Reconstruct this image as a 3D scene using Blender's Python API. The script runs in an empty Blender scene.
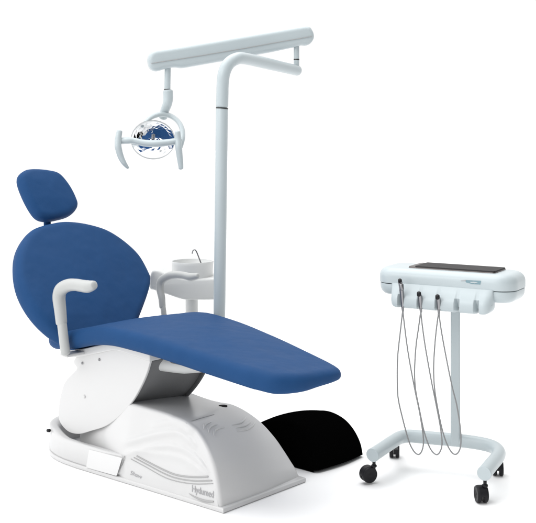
import bpy, bmesh, math, random
from mathutils import Vector, Matrix
random.seed(4)
R = math.radians
# ------------------------------------------------------------------ camera
sc = bpy.context.scene
CAMH = 1.35; FPX = 1050.0; HY = 135.0        # lens measured on the 536 px wide photograph
cam = bpy.data.objects.new('camera', bpy.data.cameras.new('camera'))
sc.collection.objects.link(cam); sc.camera = cam
cam.location = (0, 0, CAMH); cam.rotation_euler = (R(90), 0, 0)
cam.data.sensor_width = 36; cam.data.lens = 36*FPX/536
cam.data.shift_y = -(261.5-HY)/536
cam.data.clip_start = .05; cam.data.clip_end = 500
# ------------------------------------------------------------------ world: white studio, brighter on the key side
w = bpy.data.worlds.new('World'); sc.world = w; w.use_nodes = True
nt = w.node_tree; N = nt.nodes; Lk = nt.links
bg = N['Background']
tc = N.new('ShaderNodeTexCoord')
def lobe(d, lo, hi):
    d = Vector(d).normalized()
    dp = N.new('ShaderNodeVectorMath'); dp.operation = 'DOT_PRODUCT'; dp.inputs[1].default_value = d
    Lk.new(tc.outputs['Generated'], dp.inputs[0])
    m = N.new('ShaderNodeMapRange'); m.interpolation_type = 'SMOOTHSTEP'
    m.inputs['From Min'].default_value = lo; m.inputs['From Max'].default_value = hi
    Lk.new(dp.outputs['Value'], m.inputs['Value']); return m.outputs['Result']
def mth(op, a, b):
    n = N.new('ShaderNodeMath'); n.operation = op
    for i, x in enumerate((a, b)):
        if isinstance(x, (int, float)): n.inputs[i].default_value = x
        else: Lk.new(x, n.inputs[i])
    return n.outputs[0]
key = lobe((-.80, -.50, .18), .15, .95)
top = lobe((0, .1, 1), .35, .95)
dark = lobe((.62, -.56, .55), .20, .85)
s = mth('ADD', 1.02, mth('MULTIPLY', key, .75))
s = mth('ADD', s, mth('MULTIPLY', top, .7))
s = mth('SUBTRACT', s, mth('MULTIPLY', dark, .8))
bg.inputs['Color'].default_value = (1, 1, 1, 1)
Lk.new(s, bg.inputs['Strength'])
sc.view_settings.view_transform = 'Standard'; sc.view_settings.look = 'None'
sc.view_settings.exposure = 0; sc.view_settings.gamma = 1
def area(name, loc, target, size, power, col=(1, 1, 1)):
    l = bpy.data.lights.new(name, 'AREA'); l.shape = 'SQUARE'; l.size = size; l.energy = power; l.color = col
    o = bpy.data.objects.new(name, l); sc.collection.objects.link(o); o.location = loc
    o.rotation_euler = (Vector(target)-Vector(loc)).to_track_quat('-Z', 'Y').to_euler()
area('key_softbox', (-3.2, 1.3, 3.4), (-.2, 4.2, .6), 1.8, 30)
area('overhead_fill', (-.4, 4.7, 5.4), (0, 4.1, 0), 5.2, 180)  # unseen lamp added to wash the shadows off the floor
# ------------------------------------------------------------------ frames of reference
E0 = Vector((0, 0, CAMH)); ZV = Vector((0, 0, 1))
class Fr:
    def __init__(s, o, ang):
        s.o = Vector(o); s.u = Vector((math.cos(ang), math.sin(ang), 0)); s.v = Vector((-math.sin(ang), math.cos(ang), 0))
    def P(s, u, v, z): return s.o+s.u*u+s.v*v+ZV*z
    def L(s, p):
        d = p-s.o; return Vector((d.dot(s.u), d.dot(s.v), d.z))
    def hit(s, px, py, p0, n):
        p0 = s.P(*p0); n = s.u*n[0]+s.v*n[1]+ZV*n[2]
        r = Vector(((px-268)/FPX, 1, -(py-HY)/FPX)); return s.L(E0+r*((p0-E0).dot(n)/r.dot(n)))
    def hv(s, px, py, v): return s.hit(px, py, (0, v, 0), (0, 1, 0))
    def hz(s, px, py, z): return s.hit(px, py, (0, 0, z), (0, 0, 1))
def at(px, py, Y): return Vector(((px-268)/FPX*Y, Y, CAMH-(py-HY)/FPX*Y))
CH = Fr((-.164, 3.75, 0), R(-42))       # chair: u towards the foot end, v across to the far side
CT = Fr((.597, 3.945, 0), R(-30))       # cart: u across to the right, v towards the back
# ------------------------------------------------------------------ materials
def mat(name, col, rough=.4, metal=0, bump=0, bscale=200, spec=.5, coat=0, var=0, vscale=6, soft=0):
    m = bpy.data.materials.new(name); m.use_nodes = True
    t = m.node_tree; b = t.nodes['Principled BSDF']
    b.inputs['Base Color'].default_value = (*col, 1); b.inputs['Roughness'].default_value = rough
    b.inputs['Metallic'].default_value = metal; b.inputs['Specular IOR Level'].default_value = spec
    b.inputs['Coat Weight'].default_value = coat; b.inputs['Coat Roughness'].default_value = .15
    tc = t.nodes.new('ShaderNodeTexCoord')
    if var:
        n = t.nodes.new('ShaderNodeTexNoise'); n.inputs['Scale'].default_value = vscale; n.inputs['Detail'].default_value = 5
        r = t.nodes.new('ShaderNodeMapRange'); r.inputs['From Min'].default_value = .1; r.inputs['From Max'].default_value = .9
        r.inputs['To Min'].default_value = 1-var; r.inputs['To Max'].default_value = 1+var
        v = t.nodes.new('ShaderNodeVectorMath'); v.operation = 'SCALE'; v.inputs[0].default_value = col
        t.links.new(tc.outputs['Object'], n.inputs['Vector']); t.links.new(n.outputs['Fac'], r.inputs['Value'])
        t.links.new(r.outputs['Result'], v.inputs['Scale']); t.links.new(v.outputs[0], b.inputs['Base Color'])
        r2 = t.nodes.new('ShaderNodeMapRange'); r2.inputs['To Min'].default_value = max(.02, rough-.08); r2.inputs['To Max'].default_value = rough+.08
        t.links.new(n.outputs['Fac'], r2.inputs['Value']); t.links.new(r2.outputs['Result'], b.inputs['Roughness'])
    if bump:
        n = t.nodes.new('ShaderNodeTexNoise'); n.inputs['Scale'].default_value = bscale; n.inputs['Detail'].default_value = 3
        bp = t.nodes.new('ShaderNodeBump'); bp.inputs['Strength'].default_value = bump; bp.inputs['Distance'].default_value = .002
        t.links.new(tc.outputs['Object'], n.inputs['Vector']); t.links.new(n.outputs['Fac'], bp.inputs['Height'])
        t.links.new(bp.outputs['Normal'], b.inputs['Normal'])
        if soft:
            n2 = t.nodes.new('ShaderNodeTexNoise'); n2.inputs['Scale'].default_value = 9; n2.inputs['Detail'].default_value = 2
            b2 = t.nodes.new('ShaderNodeBump'); b2.inputs['Strength'].default_value = soft; b2.inputs['Distance'].default_value = .02
            t.links.new(tc.outputs['Object'], n2.inputs['Vector']); t.links.new(n2.outputs['Fac'], b2.inputs['Height'])
            t.links.new(b2.outputs['Normal'], bp.inputs['Normal'])
    return m
M = {
 'floor': mat('white_backdrop_floor', (.92, .92, .92), .9, spec=.1, var=.01),
 'blue': mat('blue_vinyl', (.0150, .058, .160), .55, bump=.25, bscale=420, spec=.07, var=.05, vscale=9, soft=.4),
 'white': mat('white_moulded_plastic', (.56, .56, .56), .32, coat=.3, bump=.06, bscale=60, var=.012, vscale=3),
 'whiteb': mat('blown_out_white', (.64, .64, .64), .34, var=.01),  # lighter white that carries the overexposure of the side wall
 'grey': mat('shade_grey_plastic', (.15, .152, .155), .6, bump=.2, bscale=90, var=.1, vscale=7),  # shade under the seat is put into this dark grey
 'lgrey': mat('pale_grey_plastic', (.63, .64, .635), .38, bump=.06, bscale=70, var=.02),
 'paint': mat('pale_blue_grey_paint', (.425, .48, .50), .32, spec=.4, coat=.15, bump=.05, bscale=120, var=.02),
 'ring': mat('dark_metal_ring', (.05, .05, .05), .35, metal=.6, var=.05),
 'groove': mat('grey_groove_paint', (.34, .34, .34), .5, var=.02),
 'dgroove': mat('dark_gap', (.008, .008, .008), .8, spec=.1, var=.05),
 'text': mat('grey_print', (.33, .33, .34), .5, var=.02),
 'teal': mat('teal_grey_print', (.17, .27, .31), .4, var=.03),
 'chrome': mat('polished_chrome', (.85, .86, .88), .05, metal=1, var=.02),
 'steel': mat('brushed_steel', (.27, .27, .28), .3, metal=1, var=.05),
 'black': mat('deep_black_plastic', (.0012, .0012, .0012), .95, spec=.0, var=.02),
 'rubber': mat('black_rubber', (.007, .007, .009), .5, bump=.1, spec=.25, var=.1, vscale=40),
 'mat': mat('dark_tray_lining', (.022, .020, .021), .6, bump=.15, spec=.2, bscale=150, var=.1, vscale=30),
 'pan': mat('dark_anodised_edge', (.11, .10, .098), .4, metal=.5, var=.05),
 'armw': mat('off_white_plastic', (.42, .43, .425), .35, bump=.06, bscale=70, var=.02),
 'hose': mat('grey_hose', (.20, .205, .21), .35, var=.05, vscale=30),
}
# ------------------------------------------------------------------ object helpers
def link(name, verts, faces, m, parent=None, smooth=True, sharp=40):
    me = bpy.data.meshes.new(name); me.from_pydata([tuple(v) for v in verts], [], faces)
    bm = bmesh.new(); bm.from_mesh(me); bmesh.ops.remove_doubles(bm, verts=bm.verts, dist=1e-5)
    bmesh.ops.recalc_face_normals(bm, faces=bm.faces)
    if smooth:
        for f in bm.faces: f.smooth = True
        for e in bm.edges:
            if len(e.link_faces) == 2 and e.calc_face_angle(0) > R(sharp): e.smooth = False
    bm.to_mesh(me); bm.free()
    o = bpy.data.objects.new(name, me); sc.collection.objects.link(o)
    me.materials.append(M[m])
    if parent:
        o.parent = parent
        if parent.type == 'EMPTY': o.matrix_parent_inverse = Matrix.Translation(-Vector(parent.location))
    return o
def thing(name, label, cat, loc, group=None):
    o = bpy.data.objects.new(name, None); sc.collection.objects.link(o); o.location = loc
    o.empty_display_size = .1; o['label'] = label; o['category'] = cat
    if group: o['group'] = group
    return o
def spline(pts, n, closed=False):
    P = [Vector(p) for p in pts]; k = len(P); out = []
    segs = k if closed else k-1
    for i in range(segs):
        g = (lambda j: P[j % k]) if closed else (lambda j: P[min(max(j, 0), k-1)])
        a, b, c, d = g(i-1), g(i), g(i+1), g(i+2)
        for t in range(n):
            t /= n
            out.append(.5*((2*b)+(c-a)*t+(2*a-5*b+4*c-d)*t*t+(3*b-a-3*c+d)*t**3))
    if not closed: out.append(P[-1])
    return out
def resample(pts, n, closed=True):
    P = list(pts)+([pts[0]] if closed else []); d = [0]
    for a, b in zip(P, P[1:]): d.append(d[-1]+(b-a).length)
    out = []; j = 0; cnt = n if closed else n-1
    for i in range(n):
        s = d[-1]*i/cnt
        while j < len(d)-2 and d[j+1] < s: j += 1
        q = (s-d[j])/max(1e-9, d[j+1]-d[j]); out.append(P[j].lerp(P[j+1], min(1, q)))
    return out
class MB:
    def __init__(s): s.v = []; s.f = []
    def add(s, v, f):
        b = len(s.v); s.v += [Vector(x) for x in v]; s.f += [tuple(b+i for i in q) for q in f]; return s
    def tube(s, path, rad, n=16, sub=6, closed=False, flat=None, round_cap=True):
        pts = [Vector(p) for p in path]
        if sub > 1:
            rr = rad if isinstance(rad, (list, tuple)) else [rad]*len(pts)
            q = spline([Vector((*p, 0))if False else p for p in pts], sub, closed)
            rs = []
            for i in range(len(q)):
                t = i/sub; a = int(t); b = min(a+1, len(rr)-1) if not closed else (a+1) % len(rr); a = min(a, len(rr)-1)
                rs.append(rr[a]*(1-(t-int(t)))+rr[b]*(t-int(t)))
            pts, rad = q, rs
        elif not isinstance(rad, (list, tuple)): rad = [rad]*len(pts)
        m = len(pts); T = []
        for i in range(m):
            a = pts[(i-1) % m] if closed else pts[max(0, i-1)]; b = pts[(i+1) % m] if closed else pts[min(m-1, i+1)]
            T.append((b-a).normalized())
        nx = T[0].orthogonal().normalized() if abs(T[0].z) > .9 else T[0].cross(ZV).normalized()
        if abs(T[0].z) > .9: nx = (Vector((1, 0, 0))-T[0]*T[0].x).normalized()
        rings = []
        for i in range(m):
            nx = (nx-T[i]*nx.dot(T[i])).normalized(); ny = T[i].cross(nx)
            rings.append((pts[i], nx.copy(), ny, rad[i], T[i]))
        if not closed and round_cap:
            c, a, b, r, t = rings[0]; st = [(c-t*(r*.5*math.sin(k)), a, b, r*math.cos(k), t) for k in (1.35, 1.0, .6, .3)]
            c, a, b, r, t = rings[-1]; en = [(c+t*(r*.5*math.sin(k)), a, b, r*math.cos(k), t) for k in (.3, .6, 1.0, 1.35)]
            rings = st+rings+en
        V = []; F = []
        fl = flat or 1
        for c, a, b, r, t in rings:
            for k in range(n):
                an = 2*math.pi*k/n; V.append(c+a*(r*math.cos(an))+b*(r*fl*math.sin(an)))
        K = len(rings)
        for i in range(K if closed else K-1):
            for k in range(n):
                F.append((i*n+k, i*n+(k+1) % n, ((i+1) % K)*n+(k+1) % n, ((i+1) % K)*n+k))
        if not closed: F += [tuple(range(n)), tuple((K-1)*n+k for k in range(n))]
        return s.add(V, F)
    def lathe(s, c, axis, prof, n=40, close=True):
        axis = Vector(axis).normalized(); a = axis.orthogonal().normalized(); b = axis.cross(a); V = []; F = []; c = Vector(c)
        for (r, h) in prof:
            for k in range(n):
                t = 2*math.pi*k/n; V.append(c+axis*h+a*(r*math.cos(t))+b*(r*math.sin(t)))
        for i in range(len(prof)-1):
            for k in range(n): F.append((i*n+k, i*n+(k+1) % n, (i+1)*n+(k+1) % n, (i+1)*n+k))
        if close: F += [tuple(range(n)), tuple((len(prof)-1)*n+k for k in range(n))]
        return s.add(V, F)
    def pad(s, outline, e1, e2, n, T, r, dome=0, N=96, fn=None, dome2=None, rings=6, smooth=True, taper=0, flatcap=False):
        """rounded slab: outline = [(a,b)] in the plane o+e1*a+e2*b, extruded along n from -T/2 to T/2"""
        o = Vector((0, 0, 0))
        P = [Vector((x, y, 0)) for x, y in outline]
        P = resample(spline(P, 10, True) if smooth else P, N)
        ar = sum(a.x*b.y-b.x*a.y for a, b in zip(P, P[1:]+P[:1]))
        if ar < 0: P.reverse()
        nor = []
        for i in range(N):
            t = P[(i+1) % N]-P[i-1]; nor.append(Vector((t.y, -t.x, 0)).normalized())
        c = sum(P, Vector((0, 0, 0)))/N
        V = []; F = []
        steps = []
        K = 5
        steps_b = [('s', .05), ('s', .3), ('s', .6), ('s', .85)]
        d2 = dome if dome2 is None else dome2
        inner = [p-q*r for p, q in zip(P, nor)]
        def ringpts(base, k): return [c+(p-c)*k for p in base]
        allr = []
        for k in (.02, .25, .5, .75, .92): allr.append([(p, -T/2-d2*(1-k*k)) for p in ringpts(inner, k)])
        for i in range(K+1):
            ph = -math.pi/2+math.pi/2*i/K; allr.append([(p-q*(r*(1-math.cos(ph))), -T/2+r+r*math.sin(ph)) for p, q in zip(P, nor)])
        for i in range(K+1):
            ph = math.pi/2*i/K; allr.append([(p-q*(r*(1-math.cos(ph))+taper), T/2-r+r*math.sin(ph)) for p, q in zip(P, nor)])
        inner = [p-q*(r+taper) for p, q in zip(P, nor)]
        if flatcap: allr = allr[5:]
        for k in (.96, .9, .8, .7, .6, .5, .4, .3, .2, .1, .02)[:0 if flatcap else 99]: allr.append([(p, T/2+dome*(1-k*k)) for p in ringpts(inner, k)])
        for rg in allr:
            for p, h in rg:
                V.append(fn(p.x, p.y, h) if fn else e1*p.x+e2*p.y+n*h)
        for i in range(len(allr)-1):
            for k in range(N): F.append((i*N+k, i*N+(k+1) % N, (i+1)*N+(k+1) % N, (i+1)*N+k))
        F += [tuple(range(N)), tuple((len(allr)-1)*N+k for k in range(N))]
        return s.add(V, F)
    def box(s, o, ex, ey, ez):
        o = Vector(o); V = [o+ex*a+ey*b+ez*c for a in (-.5, .5) for b in (-.5, .5) for c in (-.5, .5)]
        return s.add(V, [(0, 1, 3, 2), (4, 6, 7, 5), (0, 4, 5, 1), (2, 3, 7, 6), (0, 2, 6, 4), (1, 5, 7, 3)])
    def build(s, name, m, parent=None, bevel=0, **k):
        o = link(name, s.v, s.f, m, parent, **k)
        if bevel:
            b = o.modifiers.new('bevel', 'BEVEL'); b.width = bevel; b.segments = 3; b.limit_method = 'ANGLE'; b.angle_limit = R(40)
            b.harden_normals = False
        return o
# ------------------------------------------------------------------ the setting
fl = MB(); fl.add([(-60, -40, 0), (60, -40, 0), (60, 90, 0), (-60, 90, 0)], [(0, 1, 2, 3)])
f = fl.build('floor', 'floor', smooth=False); f['kind'] = 'structure'

# ================================================================== DENTAL CHAIR
chair = thing('dental_chair', 'reclining dental chair with blue upholstery, rounded headrest and white moulded base', 'dental chair', CH.P(-.55, .235, 0))
# ---- base: hump with wave mouldings
near = [CH.hv(*p, .02) for p in [(75, 412), (90, 409), (110, 405.5), (130, 404.5), (150, 409), (170, 416.5), (182, 421)]]
near = [(p.x, p.z) for p in near]
near = [(-1.03, .10), (-.95, .14), (-.86, .20), (-.76, .255), (-.66, .288), (-.56, .300), (-.44, .299), (-.32, .295), (-.23, .288),
        (-.18, .275), (-.14, .252), (-.10, .220), (-.068, .185), (-.042, .145), (-.024, .10), (-.014, .06), (-.006, .010)]
far = [(-1.03, .10), (-.97, .14), (-.90, .20), (-.84, .245), (-.76, .262), (-.68, .262), (-.60, .252), (-.50, .243), (-.43, .243),
       (-.36, .246), (-.28, .232), (-.20, .202), (-.13, .155), (-.085, .11), (-.05, .07), (-.03, .045), (-.016, .010)]
nearp = spline([Vector((a, b, 0)) for a, b in near], 7); farp = spline([Vector((a, b, 0)) for a, b in far], 7)
def sstep(a, b, x):
    t = min(1, max(0, (x-a)/(b-a))); return t*t*(3-2*t)
def curve_uz(px):
    q = spline([Vector((*(lambda h: (h.x, h.z))(CH.hv(*p, .01)), 0)) for p in px], 8); return q
ridges = [curve_uz([(118, 441), (135, 438), (158, 432), (176, 430), (188, 436), (198, 447)]),
          curve_uz([(138, 448), (160, 451), (180, 454), (198, 464), (212, 478)]),
          curve_uz([(122, 456), (142, 447), (165, 443), (185, 446), (200, 457), (212, 473)]),
          curve_uz([(150, 424), (168, 421), (182, 424), (192, 433)])]
amps = [.010, .006, .010, .006]
def dist(c, x, y):
    best = 9; sgn = 0
    for i in range(len(c)-1):
        ax, ay = c[i].x, c[i].y; dx, dy = c[i+1].x-ax, c[i+1].y-ay
        t = max(0, min(1, ((x-ax)*dx+(y-ay)*dy)/(dx*dx+dy*dy+1e-12)))
        ex, ey = x-ax-dx*t, y-ay-dy*t; d = math.hypot(ex, ey)
        if d < best: best = d; sgn = 1 if dx*ey-dy*ex > 0 else -1; tt = (i+t)/(len(c)-1)
    return best, sgn, tt
def wall_v(u, z):
    v = .10*z*sstep(0, .3, z)+.045*u
    if u < -.50: v += .11*min(.45, -.50-u)/.45*(1+.6*min(1, (-.50-u)/.2))/1.6
    if u > -.62:
        for c, a in zip(ridges, amps):
            d, sg, t = dist(c, u, z); fade = min(1, min(t, 1-t)*7)*sstep(-.56, -.47, u)
            g = math.exp(-(d/(.004 if sg > 0 else .020))**2)
            v -= a*g*fade
    if u < -.85: v += .16*((-.85-u)/.2)**2
    return v
def far_v(u, z):
    v = .47-.14*z-.016*sstep(-.5, 0, u)
    if u < -.85: v -= .16*((-.85-u)/.2)**2
    return v
hump = MB(); r = .016
n = len(nearp); V = []; F = []
def norm2(P, i):
    t = P[min(i+1, n-1)]-P[max(i-1, 0)]; return Vector((-t.y, t.x, 0)).normalized()   # outward (up / front)
cols = []
WN = 46
for i in range(n):
    A, B = nearp[i], farp[i]; na, nb = norm2(nearp, i), norm2(farp, i)
    col = []
    ub = -1.06+(1.06-.008)*(i/(n-1)); ub = -1.05+(1.05-.006)*((A.x+1.03)/1.022)**.8
    Ai = A-na*r; Bi = B-nb*r
    for k in range(WN):
        t = k/(WN-1); u = ub*(1-t)+Ai.x*t; z = .004*(1-t)+max(Ai.y, .006)*t
        col.append(CH.P(u, wall_v(u, z), z))
    vn = wall_v(Ai.x, Ai.y)
    for k in range(1, 7):
        ph = math.pi/2*k/6; p = A-na*(r*(1-math.sin(ph))); col.append(CH.P(p.x, vn+r*(1-math.cos(ph)), max(p.y, .006)))
    vf = far_v(Bi.x, Bi.y)
    for k in range(1, 24):
        t = k/24; p = A.lerp(B, t)
        bul = .008*math.sin(math.pi*t)*sstep(-.30, -.15, p.x)
        q = p+na.lerp(nb, t)*bul
        col.append(CH.P(q.x, (vn+r)*(1-t)+(vf-r)*t, max(q.y, .006)))
    for k in range(0, 7):
        ph = math.pi/2*(1-k/6); p = B-nb*(r*(1-math.sin(ph))); col.append(CH.P(p.x, vf-r*(1-math.cos(ph)), max(p.y, .006)))
    for k in range(1, 8):
        t = k/7; u = Bi.x*(1-t)+ub*t; z = max(Bi.y, .006)*(1-t)+.004*t; col.append(CH.P(u, far_v(u, z), z))
    cols.append(col)
m_ = len(cols[0])
for c in cols: V += c
for i in range(n-1):
    for k in range(m_-1): F.append((i*m_+k, (i+1)*m_+k, (i+1)*m_+k+1, i*m_+k+1))
hump.add(V, F)
base = hump.build('base_shell', 'white', chair, sharp=70)
# plinth flange and rear shell
def planout(g, u1):
    pts = []
    pts += [(u1, (.006 if g < .0041 and u1 < -.1 else -g)+.045*u1), (-.62, -g-.028), (-.80, -g-.036)]
    for k in range(1, 24):
        a = math.pi*k/24; c_ = math.cos(a); pts.append((-.80-(.335+g)*math.sin(a)**.75, .217-(.253+g)*math.copysign(abs(c_)**.85, c_)))
    pts += [(-.80, .47+g), (u1, .47+g)]
    return pts
def dens(pts, smooth_from=None):
    P = [Vector((a, b, 0)) for a, b in pts]; return [(q.x, q.y) for q in resample(P, 220)]
fnc = lambda a, b, h: CH.P(a, b, h)
pl = MB(); pl.pad(dens([(.010, -.004), (-.80, -.040)]+planout(.004, 0)[2:-2]+[(-.80, .474), (.010, .456)]), 0, 0, 0, .018, .006, N=260, fn=lambda a, b, h: CH.P(a, b, h+.0095), smooth=False)
pl.build('base_plinth', 'white', chair)
rs = MB()
outer = []
U0 = -.50
P = planout(.004, U0); P = [Vector((a, b, 0)) for a, b in P]; P = resample(P, 160, closed=False)
def top_z(u): return .102+.022*sstep(-.9, -1.05, u)-.0*u
secs = []
for i, p in enumerate(P):
    q = P[min(i+1, 159)]-P[max(i-1, 0)]; nn = Vector((-q.y, q.x, 0)).normalized()
    nn = -nn if nn.dot(Vector((-.75, .235, 0))-p) > 0 else nn       # outward
    zt = .104+.020*sstep(-.86, -1.02, p.x)
    prof = [(-.012, .012), (0, .03), (0, zt-.012), (-.002, zt-.006), (-.006, zt-.001), (-.012, zt), (-.030, zt-.002), (-.042, zt-.01), (-.05, zt-.035), (-.055, .012)]
    secs.append([CH.P(*(p+nn*a)[:2], h) for a, h in prof])
V = [x for s_ in secs for x in s_]; k_ = len(secs[0])
F = [(i*k_+j, (i+1)*k_+j, (i+1)*k_+(j+1) % k_, i*k_+(j+1) % k_) for i in range(len(secs)-1) for j in range(k_)]
F += [tuple(range(k_)), tuple((len(secs)-1)*k_+j for j in range(k_))]
rs.add(V, F); rs.build('rear_shell', 'white', chair, sharp=50)
# decals and mouldings on the side wall
def on_wall(px, py, off=.0015):
    p = CH.hv(px, py, 0)
    for _ in range(6): p = CH.hv(px, py, wall_v(p.x, p.z)-off)
    return CH.P(*p)
for pts, rr in (([(137, 456), (150, 463), (165, 470.5), (175, 474.5), (186, 476.5), (198, 477), (208, 476.5)], .0035),
                ([(134, 457.5), (148, 465), (163, 473), (174, 477.5), (186, 480), (198, 481), (212, 480.5)], .0025),
                ([(131, 459), (146, 467), (161, 475.5), (172, 480), (186, 483), (198, 484), (213, 483.5)], .0018)):
    g = MB(); q = spline([Vector((a, b, 0)) for a, b in pts], 5)
    g.tube([on_wall(a.x, a.y, .0003) for a in q], rr, n=8, sub=1); g.build('side_stripe', 'groove', base)
g = MB(); g.tube([on_wall(124.5, 456, .004), on_wall(121, 467, .003), on_wall(117.5, 477.5, .002)], .0015, n=8, sub=1); g.build('panel_seam', 'groove', base)
g = MB()
n4 = (-.045, 1, 0); p4 = (0, -.0062, 0)
c4 = [CH.hit(*p, p4, n4) for p in [(89, 449.5), (122, 458), (116.5, 476), (86, 467.5)]]
q4 = []
for i in range(4):
    for k in range(20): q4.append(c4[i].lerp(c4[(i+1) % 4], k/20))
g.pad([(c.x, c.z) for c in q4], 0, 0, 0, .002, .0008, fn=lambda a, b, h: CH.P(a, -.0052+.045*a+h, b), smooth=False, N=80); g.build('blown_out_patch', 'whiteb', chair)  # thin slab added in place of a blown-out patch of the wall
def text_mesh(body, size, name, m, parent, fn, shear=0, bold=0, spacing=1):
    cu = bpy.data.curves.new(name, 'FONT'); cu.body = body; cu.size = size; cu.extrude = 0; cu.shear = shear; cu.offset = bold; cu.space_character = spacing
    o = bpy.data.objects.new(name, cu); sc.collection.objects.link(o)
    bpy.context.view_layer.update()
    me = bpy.data.meshes.new_from_object(o.evaluated_get(bpy.context.evaluated_depsgraph_get()))
    bpy.data.objects.remove(o); 
    verts = [v.co.copy() for v in me.vertices]; W = max(v.x for v in verts) or 1
    faces = [tuple(p.vertices) for p in me.polygons]
    bpy.data.meshes.remove(me)
    return link(name, [fn(v.x/W, v.y/W) for v in verts], faces, m, parent, smooth=False)
def wall_text(p0, p1, h):
    a, b = (CH.L(on_wall(*p)) for p in (p0, p1)); Wd = math.hypot(b.x-a.x, b.z-a.z)
    def fn(x, y):
        u = a.x+(b.x-a.x)*x; z = a.z+(b.z-a.z)*x+y*Wd*h; return CH.P(u, wall_v(u, z)-.0016, z)
    return fn
text_mesh('Shaw', 1, 'maker_mark', 'text', base, wall_text((129.8, 474.3), (142, 479.2), .75), shear=.25)
text_mesh('Hydumed', 1, 'model_mark', 'text', base, wall_text((191.5, 491.5), (213.5, 498), 1.25), bold=.01)
g = MB(); g.tube([on_wall(*p, .0005) for p in [(189, 493.5), (195, 497), (202, 500), (208, 501.3), (213.5, 501.5)]], [.001, .003, .0045, .0045, .003], n=8, sub=4); g.build('mark_swoosh', 'groove', base)
# wavy vents on the nose and the dark hole on the crest
def nose_hit(px, py):
    import mathutils
    o_ = E0; d = Vector(((px-268)/FPX, 1, -(py-HY)/FPX)).normalized(); return BT.ray_cast(o_, d)
from mathutils.bvhtree import BVHTree
BT = BVHTree.FromPolygons([tuple(v) for v in hump.v], hump.f)
for pts in ([(204, 429), (204, 425.5), (207, 423.5), (211, 422)], [(209, 432.5), (208.5, 428.5), (212, 426), (217, 424.5)], [(214, 436), (214, 431.5), (218, 428.5), (224, 427.5)],
            [(236, 428), (244, 426), (249, 423), (251, 420)], [(237, 431), (246, 429.5), (252, 426.5), (255, 422.5)], [(232, 425), (240, 423), (244, 420), (246, 417)]):
    hp = [nose_hit(*p) for p in pts]
    g = MB(); g.tube([h[0]-h[1]*.0 for h in hp], [.002, .0055, .005, .002], n=10, sub=5); g.build('wave_moulding', 'white', base)
g = MB(); h0 = nose_hit(223, 406)
if h0[0]:
    g.lathe(h0[0], ZV, [(.0001, -.006), (.018, -.006), (.018, .0012), (.0001, .0012)], n=24); g.build('bolt_hole', 'dgroove', base)
g = MB(); q = [h for h in (nose_hit(*p)[0] for p in [(186, 423.5), (192, 421), (200, 418.5), (207, 416.5), (214, 414.5)]) if h and h.y < 5]
g.tube(q, .0016, n=8, sub=3); g.build('panel_seam', 'groove', base)
g = MB(); pk = CH.P(*CH.hz(49.5, 431, .112)); g.tube([pk-CH.u*.012, pk+Vector((0, 0, .002))-CH.u*.0], .007, n=10, sub=1); g.build('cable_plug', 'rubber', chair)
# ---- lifting sector between base and seat
sec = [(74, 362), (77, 369), (66, 381), (61, 395), (59, 409), (60, 421), (68, 431), (79, 434), (91, 431), (106, 426), (120, 416), (133, 401), (143, 383), (149, 367), (149, 358), (132, 352), (115, 347.5), (95, 351), (80, 354)]
sp = spline([CH.hv(*p, .012) for p in sec], 6, True)
g = MB(); g.pad([(p.x, p.z) for p in resample(sp, 200)], 0, 0, 0, .012, .003, fn=lambda a, b, h: CH.P(a, .015+h, b), smooth=False, N=200, flatcap=True); g.build('sector_plate', 'white', chair)
g = MB(); g.pad([(p.x, p.z) for p in resample(sp, 200)], 0, 0, 0, .012, .003, fn=lambda a, b, h: CH.P(a, .362+h, b), smooth=False, N=200, flatcap=True); g.build('sector_plate', 'grey', chair)  # far plate takes the same grey that carries the shade
core = MB(); cc = sum(sp, Vector((0, 0, 0)))/len(sp)
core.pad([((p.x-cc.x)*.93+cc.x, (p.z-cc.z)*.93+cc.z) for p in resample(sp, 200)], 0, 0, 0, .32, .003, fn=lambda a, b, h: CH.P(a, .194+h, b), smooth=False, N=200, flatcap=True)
core.build('sector_cover', 'grey', chair)  # plain sector cover, coloured dark to stand in for shade
g = MB()
ph = CH.hv(84.5, 396.5, .009); g.lathe(CH.P(ph.x, .010, ph.z), -CH.v, [(.0001, 0), (.007, 0), (.007, .004), (.005, .006), (.0001, .006)], n=16); g.build('cap_screw', 'white', chair)
for p in [(82.5, 363), (99.5, 359.5), (75.5, 355)]:
    g = MB(); ph = CH.hv(*p, .009); g.lathe(CH.P(ph.x, .010, ph.z), -CH.v, [(.0001, 0), (.0055, 0), (.0055, .005), (.0001, .005)], n=12); g.build('screw', 'steel', chair)
# seat under-frame and edge rail
g = MB()
def strip(pxs, v, hgt, th):
    q = spline([CH.hv(*p, v) for p in pxs], 6)
    V = []; F = []
    for p in q:
        for dv, dz in ((0, 0), (th, 0), (th, -hgt), (0, -hgt)): V.append(CH.P(p.x, v+dv, p.z+dz+.014))
    for i in range(len(q)-1):
        for k in range(4): F.append((i*4+k, i*4+(k+1) % 4, (i+1)*4+(k+1) % 4, (i+1)*4+k))
    F += [(0, 1, 2, 3), tuple((len(q)-1)*4+k for k in range(4))]
    return V, F
g.add(*strip([(66, 353), (80, 352.5), (97, 349), (115, 346), (132, 351), (149.5, 357)], .003, .032, .36)); g.build('seat_frame', 'white', chair, bevel=.004)
g = MB(); g.box(CH.P(-.84, .06, .455), CH.u*.09, CH.v*.05, ZV*.035); g.build('hinge_bracket', 'lgrey', chair, bevel=.006)
g = MB(); g.tube([CH.P(-.46, .10, .455), CH.P(-.36, .16, .448), CH.P(-.25, .22, .455)], [.03, .032, .02], n=16); g.build('tilt_actuator', 'lgrey', chair)
g = MB(); g.box(CH.P(-.42, .24, .47), CH.u*.42, CH.v*.26, ZV*.02); g.build('leg_rest_frame', 'grey', chair, bevel=.004)
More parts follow.
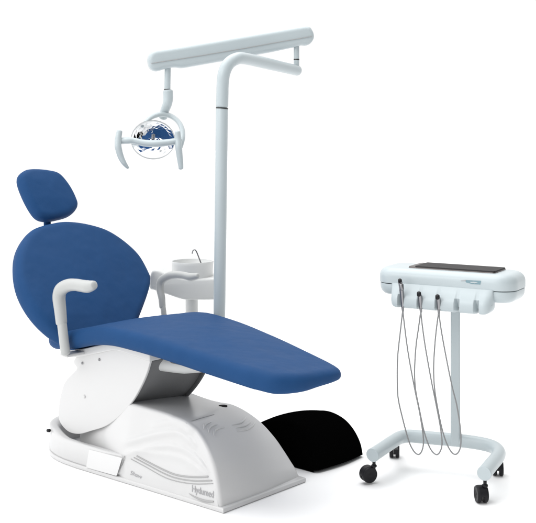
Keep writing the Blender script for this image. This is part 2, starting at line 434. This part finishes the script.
g = MB(); g.tube([CH.P(-.62, .38, .41), CH.P(-.62, .50, .40), at(219, 352, 4.56)+Vector((0, 0, 0))], .02, n=14, sub=1); 
g.tube([CH.P(-.66, .38, .41), CH.P(-.70, .52, .40), at(192, 352, 4.96)], .018, n=14, sub=1); g.build('support_arm', 'white', chair)
# ---- upholstery
seat_out = [(-1.03, .03), (-.97, -.035), (-.86, -.052), (-.70, -.055), (-.50, -.05), (-.30, -.038), (-.08, -.018), (.10, .0), (.150, .011), (.222, .040), (.268, .13), (.274, .22),
            (.272, .31), (.252, .365), (.18, .395), (.03, .42), (-.15, .448), (-.35, .482), (-.50, .503), (-.65, .522), (-.80, .53), (-.95, .51), (-1.03, .44), (-1.05, .24)]
zp = [(-1.1, .455), (-.95, .458), (-.82, .478), (-.70, .508), (-.58, .523), (-.46, .520), (-.30, .508), (-.1, .484), (.1, .460), (.3, .434)]
zs = spline([Vector((a, b, 0)) for a, b in zp], 6)
def seat_z(u):
    for a, b in zip(zs, zs[1:]):
        if u <= b.x: return a.y+(b.y-a.y)*(u-a.x)/(b.x-a.x)
    return zs[-1].y
g = MB(); g.pad(seat_out, 0, 0, 0, .076, .032, dome=.004, dome2=0, N=200, fn=lambda a, b, h: CH.P(a, b, seat_z(a)+.038+h*(1-.38*sstep(-.15, .26, a)*sstep(.0, .38, b))-.009*sstep(.2, .5, b)))
g.build('seat', 'blue', chair)
def plane_pad(pxs, p0, th, T, r, dome, name, back=.5, dome2=.01, parent=chair):
    t = R(th); n_ = CH.u*math.cos(t)+ZV*math.sin(t)
    q = [CH.P(*CH.hit(*p, p0, (math.cos(t), 0, math.sin(t)))) for p in pxs]
    o = CH.P(*p0); e1 = CH.v; e2 = n_.cross(e1)
    out = [((p-o).dot(e1), (p-o).dot(e2)) for p in q]
    g = MB(); g.pad(out, 0, 0, 0, T, r, dome=dome, dome2=dome2, N=160, fn=lambda a, b, h: o+e1*a+e2*b+n_*(h-T*(back-.5)))
    return g.build(name, 'blue', parent)
back = plane_pad([(50, 226), (66, 224.5), (85, 227), (104, 233), (122, 244.5), (137, 259), (147, 277), (148.3, 284), (145.5, 297), (136, 322), (126, 340), (106, 350), (84, 350), (61, 342), (42, 328), (27, 310), (17, 289), (14, 266), (18, 247), (30, 232.5)],
          (-.87, 0, .5), 40, .085, .034, .012, 'backrest')
head = plane_pad([(31, 170.5), (45, 171.5), (57, 175), (67, 186), (74, 199), (76, 208), (70, 215.5), (58, 219.5), (46, 221), (36, 217), (27, 204), (19.5, 187), (18, 177), (23, 172)],
          (-1.25, .15, .95), 32, .07, .030, .007, 'headrest')
g = MB(); a = CH.P(*CH.hit(47, 216, (-1.29, 0, .95), (math.cos(R(40)), 0, math.sin(R(40))))); b = CH.P(*CH.hit(47.5, 232, (-1.27, 0, .92), (math.cos(R(40)), 0, math.sin(R(40)))))
g.tube([a+ZV*.03, b-ZV*.02], .016, n=16, sub=1, flat=.5); g.build('headrest_stem', 'blue', chair)
# ---- armrests
def armrest(v, post, pad_, r1, r2, slv, m='armw'):
    t = MB(); t.tube([CH.P(p.x, v, p.z) for p in (CH.hv(*q, v) for q in post)], r1, n=20, sub=1)
    o = t.build('armrest', m, chair)
    s_ = MB(); Q = [CH.hv(*q, v) for q in pad_]
    k = len(Q); rad = [r2*f for f in ([.92, 1.0, 1.08, 1.12, 1.05, 1.0, 1.0, 1.02, .74][:k])]
    s_.tube([CH.P(p.x, v+.012*i/k, p.z) for i, p in enumerate(Q)], rad, n=24, sub=6)
    s_.build('armrest_grip', m, o); return o
armrest(-.085, [(65.5, 353), (61.5, 320)], [(61.5, 323), (60, 310), (58.5, 297), (60.5, 289.5), (67, 285.5), (74, 285), (80, 286), (86, 286.8), (91.5, 285.5)], .0195, .0245, 0)
armrest(.565, [(164.5, 318), (162.5, 304)], [(162.5, 307), (161.5, 298), (159.5, 288), (161, 280.5), (168, 276), (175, 275), (182, 275.5), (189, 277), (196, 276)], .013, .0165, 0, 'armw')
g = MB(); pb = CH.hv(66, 354, -.06); g.box(CH.P(pb.x+.015, -.02, pb.z), CH.u*.05, CH.v*.13, ZV*.012); g.build('armrest_bracket', 'white', chair, bevel=.004)

# ================================================================== OVERHEAD LIGHT
YP = 4.56
light = thing('dental_light', 'pale grey overhead dental light on a bent pole with mirror reflector and two handles', 'dental light', at(219, 360, YP))
g = MB(); g.tube([at(218.7, 362, YP), at(222, 109, YP)], .0262, n=32, sub=1); pole = g.build('pole', 'paint', light)
g = MB(); g.tube([at(222, 108.8, YP), at(222.1, 107.6, YP)], .0269, n=32, sub=1, round_cap=False); g.build('joint_ring', 'ring', pole)
arm = [at(222.1, 106, YP), at(222.4, 95, YP), at(222.7, 84, YP), at(224.2, 73, YP), at(228.5, 64, 4.575), at(236, 59, 4.61), at(245, 58.6, 4.67), at(270, 64.2, 4.88), at(297, 70.5, 5.12)]
g = MB(); g.tube(arm, [.0265, .0265, .0265, .0270, .0275, .0270, .0262, .0262, .0255], n=28, sub=8); arm_o = g.build('pivot_arm', 'paint', light)
bt = [(148.6, 55.6), (151, 52.5), (155, 50.8), (180, 47), (240, 36.8), (304, 26.2), (309, 27.5), (312.6, 32.5), (313, 38), (310.5, 43.5), (306, 46), (299, 45.2), (297.5, 46.6), (271, 52.3), (225, 60.8), (184, 68), (178, 68.2), (174.5, 67.2), (165, 69), (157, 71.5), (152.5, 70.8), (148.6, 67), (147.3, 60)]
DY = (5.12-4.98)/(297-167)
def boomY(px): return 4.98+(px-167)*DY
b3 = [at(x, y, boomY(x)) for x, y in bt]; ax = (at(290, 60, boomY(290))-at(160, 60, boomY(160))); ax.z = 0; ax.normalize(); bn = Vector((ax.y, -ax.x, 0))
o0 = b3[0]
def boomfn(a, b, h): return o0+ax*a+ZV*b+bn*h
out = [((p-o0).dot(ax), (p-o0).z) for p in b3]
g = MB(); g.pad([(q.x, q.y) for q in resample(spline(resample([Vector((*p, 0)) for p in out], 90), 4, True), 240)], 0, 0, 0, .075, .022, fn=boomfn, smooth=False, N=240, flatcap=True); boom = g.build('boom', 'paint', light, sharp=60)
g = MB(); q = [at(x, y, boomY(x)) for x, y in [(150, 64), (200, 56.2), (239, 49.6), (270, 44), (299, 39), (310, 37)]]
g.tube([boomfn((p-o0).dot(ax), p.z-o0.z, .0385+.001) for p in q], .0014, n=8, sub=1); g.build('boom_seam', 'groove', boom)
g = MB(); Yj = 5.12; g.tube([at(296.5, 66, Yj), at(296.5, 44, Yj)], .0135, n=20, sub=1); g.build('pivot_post', 'paint', light)
g = MB(); g.tube([at(296.5, 60.2, Yj), at(296.5, 59, Yj)], .0142, n=20, sub=1, round_cap=False); g.build('joint_ring', 'ring', light)
YL = 4.98
g = MB(); g.tube([at(167.8, 66, YL), at(167.3, 92, YL)], .0145, n=20, sub=1); rod = g.build('drop_rod', 'paint', light)
g = MB(); g.tube([at(167.3, 90, YL), at(167.3, 89.2, YL)], .0165, n=20, sub=1, round_cap=False); g.build('joint_ring', 'ring', rod)
g = MB(); g.tube([at(168, 91.5, YL), at(168.2, 98, YL), at(167.3, 104, YL), at(165, 110, YL+.02), at(163, 117, YL+.04)], [.0235, .0235, .022, .021, .021], n=20); g.build('swivel_neck', 'paint', light)
# reflector dish, concave, facing the chair and a little down
rc = at(153, 140, 4.93); face = Vector((.06, -.87, -.48)).normalized()
def dish(R0, depth, th, seg, rings, jitter):
    a = face.cross(ZV).normalized(); b = a.cross(face).normalized(); V = []; F = []
    for i in range(rings+1):
        s = i/rings; rr = R0*math.sin(s*math.pi/2*.999); 
        for k in range(seg):
            t = 2*math.pi*(k+.5*(i % 2))/seg
            j = 1+(random.uniform(-jitter, jitter)*(9 if math.sin(t) < -.15 else 1) if 0 < i < rings else 0)
            rho = R0*s; h = -depth*(1-s*s)*j
            V.append(rc+a*(rho*math.cos(t)*1.04)+b*(rho*math.sin(t)*1.06)+face*h)
    for i in range(rings):
        for k in range(seg):
            p, q_ = i*seg+k, i*seg+(k+1) % seg; r_, s_ = (i+1)*seg+(k+1) % seg, (i+1)*seg+k
            F.append((p, q_, r_, s_))
    return V, F
g = MB(); g.add(*dish(.100, .024, 0, 26, 8, .008)); refl = g.build('reflector', 'chrome', light, smooth=False)
g = MB(); bk = [(rr*1.0, h) for rr, h in [(.0001, -.062), (.03, -.060), (.06, -.05), (.085, -.03), (.099, -.004), (.1035, .002), (.1035, .004), (.100, .004)]]
g.lathe(rc, face, bk, n=48, close=False); g.build('reflector_shell', 'lgrey', light)
g = MB(); g.tube([rc-face*.026, rc-face*.008], .008, n=14, sub=1); g.build('bulb_cap', 'steel', light)
# yoke ring over the reflector
g = MB(); g.tube([at(142, 127, 4.90), at(146, 121.5, 4.92), at(153, 116.5, 4.95), at(162, 114.3, 4.98), at(171, 116.2, 4.99), at(178, 121.5, 4.97), at(182, 129, 4.93), at(182.5, 138, 4.88), at(180.5, 147, 4.85)], [.006, .011, .014, .016, .015, .014, .014, .0135, .011], n=16, flat=.8, sub=8); g.build('yoke', 'paint', light)
g = MB(); g.tube([at(119, 141, 4.80), at(128, 140.5, 4.79), at(134, 140.8, 4.79), at(144, 143, 4.79), at(156, 143.6, 4.79), at(168, 142.5, 4.80), at(180, 140.5, 4.81)], [.020, .021, .018, .021, .022, .021, .019], n=16, flat=.75); bar = g.build('handle_bar', 'paint', light)
g = MB(); g.tube([at(119.5, 131.5, 4.79), at(118.2, 139, 4.78), at(118.2, 147, 4.77), at(120.5, 156, 4.77), at(124, 163, 4.77), at(128, 168, 4.78)], [.013, .015, .0155, .0145, .0115, .006], n=16); g.build('handle', 'paint', light)
g = MB(); g.tube([at(177.5, 132, 4.80), at(178, 139, 4.80), at(178.6, 147, 4.79), at(179.6, 156, 4.79), at(180.5, 163, 4.79), at(181, 168.5, 4.79)], [.013, .015, .0155, .0145, .013, .011], n=16); g.build('handle', 'paint', light)

# ================================================================== CUSPIDOR
YC = 4.98
cusp = thing('spittoon_unit', 'light grey spittoon bowl unit with thin metal spout, beside the light pole', 'spittoon', at(192, 352, 4.94))
ct = at(192.5, 260, YC); ct.y = YC
Rb = .1005
g = MB(); zt = at(192, 261.5, YC).z; zb = at(192, 278, YC).z
cx = (192.5-268)/FPX*YC
g.lathe((cx, YC, 0), ZV, [(.0001, zb), (Rb*.95, zb), (Rb*.965, zb+.02), (Rb*.985, zt-.012), (Rb, zt), (Rb*.985, zt+.004), (Rb*.95, zt+.002), (Rb*.91, zt-.02), (Rb*.7, zt-.05), (Rb*.25, zt-.065), (.0001, zt-.067)], n=64, close=False); bowl = g.build('bowl', 'lgrey', cusp)
g = MB(); g.tube([at(201.3, 264, YC-.02), at(199, 258, YC-.02), at(196.6, 252, YC-.02), at(194.8, 249.8, YC-.02), at(193, 250.6, YC-.02), at(192.2, 253.5, YC-.02)], .0032, n=10); g.build('spout', 'steel', cusp)
# body under the bowl, a rounded shelf reaching to the left
def cb(pxs, Y): return [((at(x, y, Y)).x, at(x, y, Y).z) for x, y in pxs]
bo = [Vector((*p, 0)) for p in cb([(152.5, 272), (155, 268), (160, 267.8), (172, 272.5), (190, 276), (214, 275.5), (219, 276.5), (221.5, 280), (221.5, 293), (219, 296), (213, 297), (196, 297), (184, 296.5), (170, 292), (156, 287.5), (152, 286), (151, 280)], YC)]
bo = spline(bo, 5, True)
g = MB(); g.pad([(q.x, q.y) for q in resample(bo, 160)], 0, 0, 0, .19, .013, fn=lambda a, b, h: Vector((a, YC+h, b)), smooth=False, N=160, flatcap=True); g.build('housing', 'lgrey', cusp, sharp=60)
g = MB(); g.tube([at(191.7, 290, YC), at(191.7, 356, YC-.02)], .030, n=28, sub=1); g.build('column', 'lgrey', cusp)

# ================================================================== CART
cart = thing('instrument_cart', 'pale blue grey mobile instrument cart with dark tray and hanging hoses', 'instrument cart', Vector((.72, 4.08, 0)))
# tray body
FL = at(374, 267.2, 4.143)           # front left corner of the tray
TF = Fr((FL.x, FL.y, 0), R(-30))
W_, D_ = .557, .225
def rrect(w, d, r, n=8, x0=0, y0=0):
    out = []
    for cx_, cy_, a0 in ((w-r, r, -90), (w-r, d-r, 0), (r, d-r, 90), (r, r, 180)):
        for k in range(n+1):
            a = R(a0+90*k/n); out.append((x0+cx_+r*math.cos(a), y0+cy_+r*math.sin(a)))
    return out
ztop = .829; zseam = .768; zbot = .722
def body(zlo, zhi, o, rin_top, rin_bot, name, r=.07):
    P = [Vector((*p, 0)) for p in rrect(W_+2*o, D_+2*o, r+o, x0=-o, y0=-o)]
    P = resample(P, 160); N_ = 160; nor = []
    for i in range(N_):
        t = P[(i+1) % N_]-P[i-1]; nor.append(Vector((t.y, -t.x, 0)).normalized())
    V = []; K = []
    prof = []
    for k in range(7):
        a = math.pi/2*k/6; prof.append((rin_bot[0]*(1-math.sin(a)), zlo+rin_bot[1]*(1-math.cos(a))))
    for k in range(7):
        a = math.pi/2*k/6; prof.append((rin_top[0]*(1-math.cos(a)), zhi-rin_top[1]*(1-math.sin(a))))
    for ins, z in prof:
        for p, q in zip(P, nor): V.append(TF.P(*(p-q*ins)[:2], z))
    F = [(i*N_+k, i*N_+(k+1) % N_, (i+1)*N_+(k+1) % N_, (i+1)*N_+k) for i in range(len(prof)-1) for k in range(N_)]
    F += [tuple(range(N_)), tuple((len(prof)-1)*N_+k for k in range(N_))]
    g = MB(); g.add(V, F); return g.build(name, 'paint', cart, sharp=50)
upper = body(zseam+.0015, ztop, 0, (.036, .034), (.002, .002), 'tray_body')
lower = body(zbot, zseam-.0015, -.003, (.002, .002), (.03, .035), 'tray_underside', r=.067)
# dark pan
def slab(x0, y0, w, d, r, z0, z1, ins, name, m, par, hole=None):
    g = MB(); P0 = rrect(w, d, r, x0=x0, y0=y0); P1 = rrect(w-2*ins, d-2*ins, max(.002, r-ins), x0=x0+ins, y0=y0+ins); n_ = len(P0)
    V = [TF.P(a, b, z0) for a, b in P0]+[TF.P(a, b, z1) for a, b in P1]
    F = [(k, (k+1) % n_, n_+(k+1) % n_, n_+k) for k in range(n_)]+[tuple(range(n_)), tuple(n_+k for k in range(n_))]
    g.add(V, F); return g.build(name, m, par, sharp=20)
pan = slab(.122, .045, .355, .145, .014, ztop-.002, ztop+.006, .004, 'instrument_pan', 'pan', cart)
slab(.149, .0475, .3255, .140, .010, ztop+.004, ztop+.0085, .002, 'pan_lining', 'mat', pan)
# holder bar with slots along the lower front
pts = []
zb0 = .683
def holder():
    V = []; F = []
    xs = []; n_ = 300; slots = [TF.hv(p_, 298, -.03).x for p_ in (400.5, 420, 438, 457, 476.5)]
    x0, x1 = TF.hv(391, 298, -.01).x, TF.hv(491.5, 298, -.02).x
    for i in range(n_):
        x = x0+(x1-x0)*i/(n_-1)
        e = min(x-x0, x1-x)
        rd = .03; f_ = 1 if e > rd else math.sqrt(max(0, 1-((rd-e)/rd)**2))
        sl = 0
        for c in slots: sl = max(sl, 1-sstep(.003, .012, abs(x-c)))
        fz = zb0+(1-f_)*.03+(.018 if sl > .97 else 0)
        yf = -.038*f_+.028*sl
        ring = [(x, .02, zb0+.095), (x, -.002, zb0+.09), (x, -.002-.013*f_, zb0+.072), (x, -.030*f_+.006*sl, zb0+.052), (x, -.037*f_+.022*sl, zb0+.036), (x, yf-.001, fz+.012), (x, yf*.9, fz+.003), (x, yf*.7, fz), (x, .02, fz)]
        V += [TF.P(*p) for p in ring]
    k_ = 9
    for i in range(n_-1):
        for k in range(k_): F.append((i*k_+k, (i+1)*k_+k, (i+1)*k_+(k+1) % k_, i*k_+(k+1) % k_))
    F += [tuple(range(k_)), tuple((n_-1)*k_+k for k in range(k_))]
    g = MB(); g.add(V, F); return g.build('handpiece_holder', 'paint', cart, sharp=35), slots
hold, slots = holder()
# print on the front
lp = [TF.hv(*p, -.0006) for p in [(465, 280.0), (481, 280.8), (480.3, 284.6), (472, 284), (466, 282.4)]]
V = [TF.P(p.x, -.0008, p.z) for p in lp]; g = MB(); g.add(V, [(0, 1, 2, 3, 4)]); mk = g.build('maker_mark', 'teal', upper, smooth=False)
g = MB(); lp = [TF.hv(*p, 0) for p in [(470, 281.8), (474, 281.5), (478, 282.3), (475, 283.3), (471, 282.8)]]; g.add([TF.P(p.x, -.0016, p.z) for p in lp], [(0, 1, 2, 3, 4)]); g.build('mark_inlay', 'paint', mk, smooth=False)
g = MB(); lp = [TF.hv(*p, 0) for p in [(461, 280.6), (466, 280.1), (466, 281), (461, 281.2)]]; g.add([TF.P(p.x, -.0014, p.z) for p in lp], [(0, 1, 2, 3)]); g.build('mark_dash', 'text', mk, smooth=False)
# couplings and hoses
hs = [([(403, 308), (400.5, 330), (397.8, 355), (397.2, 375), (398, 397), (402.5, 418), (408.5, 440), (413, 450), (417.5, 454.3), (421, 452.5), (423.3, 445), (423, 434), (419.5, 412), (414.5, 388), (408, 352), (403.6, 318), (403, 308)], (400, 281), (401.5, 290)),
      ([(421, 309), (418.5, 328), (416, 346), (414.6, 370), (415.5, 389), (419.5, 410), (424.5, 433), (430, 448), (435.5, 454.3), (439.5, 452.5), (442, 444), (440.5, 428), (436, 404), (431, 379), (425, 345), (421.4, 318), (421, 309)], (419, 294), (420, 298)),
      ([(439, 310), (436.5, 328), (434.6, 348), (433.6, 370), (435, 392), (440, 420), (445, 439), (450, 450), (454.5, 454.3), (458.5, 452), (460.8, 444), (460.3, 428), (456.5, 404), (451.5, 384), (444, 346), (440, 322), (439, 310)], (437.5, 297), (438.3, 300))]
for i, (path, cap, mid) in enumerate(hs):
    c = slots[i]; yv = -.016
    def H(px, py, vv): p = TF.hv(px, py, vv); return TF.P(*p)
    g = MB(); n_ = len(path); 
    g.tube([H(x, y, -.03-.05*math.sin(math.pi*k/(n_-1))-.010*k/(n_-1)) for k, (x, y) in enumerate(path)], .0027, n=10, sub=6); g.build('hose', 'hose', cart)
    g = MB(); dn = H(path[0][0], path[0][1]+3, -.032); md = H(*mid, -.042); tp = H(*cap, -.048)
    g.tube([tp, md, dn], [.0080, .0088, .0048], n=16, sub=4); cp = g.build('coupling', 'steel', cart)
    g = MB(); g.tube([tp+Vector((0, 0, -.004)), tp+Vector((-.001, -.006, .005))], .0082 if i else .0074, n=16, sub=1); g.build('coupling_cap', 'rubber', cp)
    if i == 0:
        g = MB(); g.tube([tp+Vector((.004, -.01, -.012)), tp+Vector((.006, -.012, -.03))], .0085, n=14, sub=1); g.build('coupling_knob', 'steel', cp)
# column
cc = Vector(((455.5-268)/FPX*4.2, 4.2, 0)); g = MB()
cu_, cv_ = Vector((math.cos(R(-12)), math.sin(R(-12)), 0)), Vector((math.sin(R(12)), math.cos(R(12)), 0))
g.box(cc+ZV*.42, cu_*.037, cv_*.030, ZV*.62); g.build('column', 'paint', cart, bevel=.006)
# U foot
Zt = .115
foot = [at(372.8, 455, 4.05), at(384, 447.5, 4.13), at(393, 441.5, 4.195), at(400, 437.5, 4.245), at(410, 436, 4.262), at(432, 438, 4.24), at(455, 440, 4.215), at(478, 443, 4.175), at(492, 446.5, 4.135), at(498.5, 451.5, 4.08), at(497.5, 457, 4.01), at(491, 465, 3.91), at(484.3, 473.3, 3.83)]
g = MB(); g.tube(foot, [.0262]*len(foot), n=32, sub=8, round_cap=False); ft = g.build('foot_frame', 'paint', cart, sharp=60)
for a, b in ((foot[0], foot[1]), (foot[-1], foot[-2])):
    t = (a-b).normalized(); g = MB(); g.lathe(a-t*.004, t, [(.0001, 0), (.0268, 0), (.0268, .006), (.0255, .008), (.0001, .0085)], n=32); g.build('end_cap', 'paint', ft)
# casters
def caster(stem, c, rw, ang, rear=False):
    stem = Vector(stem); c = Vector(c); ax_ = Vector((math.cos(ang), math.sin(ang), 0)); fw = Vector((-math.sin(ang), math.cos(ang), 0))
    g = MB()
    if not rear: g.tube([stem+ZV*.03, Vector((stem.x, stem.y, c.z+rw*.8))], .0065, n=12, sub=1); g.lathe(Vector((stem.x, stem.y, c.z+rw*1.0)), ZV, [(.0001, 0), (.011, 0), (.011, .006), (.007, .009), (.0001, .009)], n=16)
    for k in range(1):
        # hood between the wheels
        V = []; F = []; n_ = 24
        for i in range(n_+1):
            a = math.pi*(-.08)+math.pi*1.1*i/n_
            for rr, w_ in ((rw*1.04, .022), (rw*.8, .022), (rw*.8, -.022), (rw*1.04, -.022)):
                V.append(c+fw*(rr*math.cos(a))+ZV*(rr*math.sin(a))+ax_*(w_*.62))
        for i in range(n_):
            for q in range(4): F.append((i*4+q, (i+1)*4+q, (i+1)*4+(q+1) % 4, i*4+(q+1) % 4))
        F += [(0, 1, 2, 3), tuple(n_*4+q for q in range(4))]
        g.add(V, F)
    if rear: g.box((stem+c)/2+ZV*(c.z+.045-((stem+c)/2).z), Vector((.02, 0, 0)), (c-stem)*1.0-ZV*(c-stem).z, ZV*.02)
    o = g.build('caster', 'rubber', cart, bevel=.001)
    for s_ in (-1, 1):
        w_ = MB(); w_.lathe(c+ax_*(s_*.0125), ax_*s_, [(.0001, -.008), (rw*.9, -.008), (rw, -.005), (rw, .004), (rw*.92, .008), (rw*.6, .0085), (rw*.45, .006), (rw*.2, .006), (.0001, .008)], n=32); w_.build('wheel', 'rubber', o)
    return o
caster(at(374, 457, 4.06), at(368.2, 473.8, 4.07)*1.0, .031, R(-68))
caster(at(485, 476, 3.85), at(481.3, 493.8, 3.86), .031, R(5))
caster((at(396, 440.5, 4.22)), Vector((.530, 4.40, .030)), .030, R(-8), True)
caster((at(496, 452, 4.09)), Vector((.912, 4.165, .028)), .028, R(-8), True)

# ================================================================== BLACK FLOOR UNIT
Yb = None
blk = thing('junction_box', 'matte black rounded floor box behind the front end of the white base', 'floor box', CH.P(-.2, .72, 0))
nearb = [(-.50, .012), (-.48, .05), (-.42, .10), (-.34, .145), (-.26, .175), (-.19, .188), (-.13, .180), (-.085, .150), (-.05, .108), (-.028, .06), (-.020, .012)]
farb = [(-.50, .012), (-.48, .04), (-.42, .085), (-.35, .125), (-.26, .156), (-.19, .166), (-.13, .156), (-.085, .134), (-.048, .098), (-.024, .055), (-.015, .012)]
NP = spline([Vector((a, b, 0)) for a, b in nearb], 6); FP = spline([Vector((a, b, 0)) for a, b in farb], 6)
v0b, v1b = .562, .868; V = []; F = []; n = len(NP)
for i in range(n):
    na, nb = norm2(NP, i), norm2(FP, i); rr = .02
    col = [CH.P((NP[i]-na*rr).x, v0b, .002), CH.P((NP[i]-na*rr).x, v0b+.05*max(0, NP[i].y-rr), max(.004, (NP[i]-na*rr).y))]
    for k in range(1, 7):
        ph = math.pi/2*k/6; p = NP[i]-na*(rr*(1-math.sin(ph))); col.append(CH.P(p.x, v0b+.05*NP[i].y+rr*(1-math.cos(ph)), max(.004, p.y)))
    for k in range(1, 30):
        t = k/30; p = NP[i].lerp(FP[i], t)+na*(.012*math.sin(math.pi*t)); vv = (v0b+.05*NP[i].y+rr)*(1-t)+(v1b-.05*FP[i].y-rr)*t
        z = max(.004, p.y)
        col.append(CH.P(p.x, vv, z))
    for k in range(0, 7):
        ph = math.pi/2*(1-k/6); p = FP[i]-nb*(rr*(1-math.sin(ph))); col.append(CH.P(p.x, v1b-.05*FP[i].y-rr*(1-math.cos(ph)), max(.004, p.y)))
    col.append(CH.P((FP[i]-nb*rr).x, v1b, .002))
    V += col
m_ = len(col)
for i in range(n-1):
    for k in range(m_-1): F.append((i*m_+k, (i+1)*m_+k, (i+1)*m_+k+1, i*m_+k+1))
F.append(tuple(i*m_ for i in range(n))); 
g = MB(); g.add(V, F); bx = g.build('housing', 'black', blk, sharp=60)
bpy.context.view_layer.update()
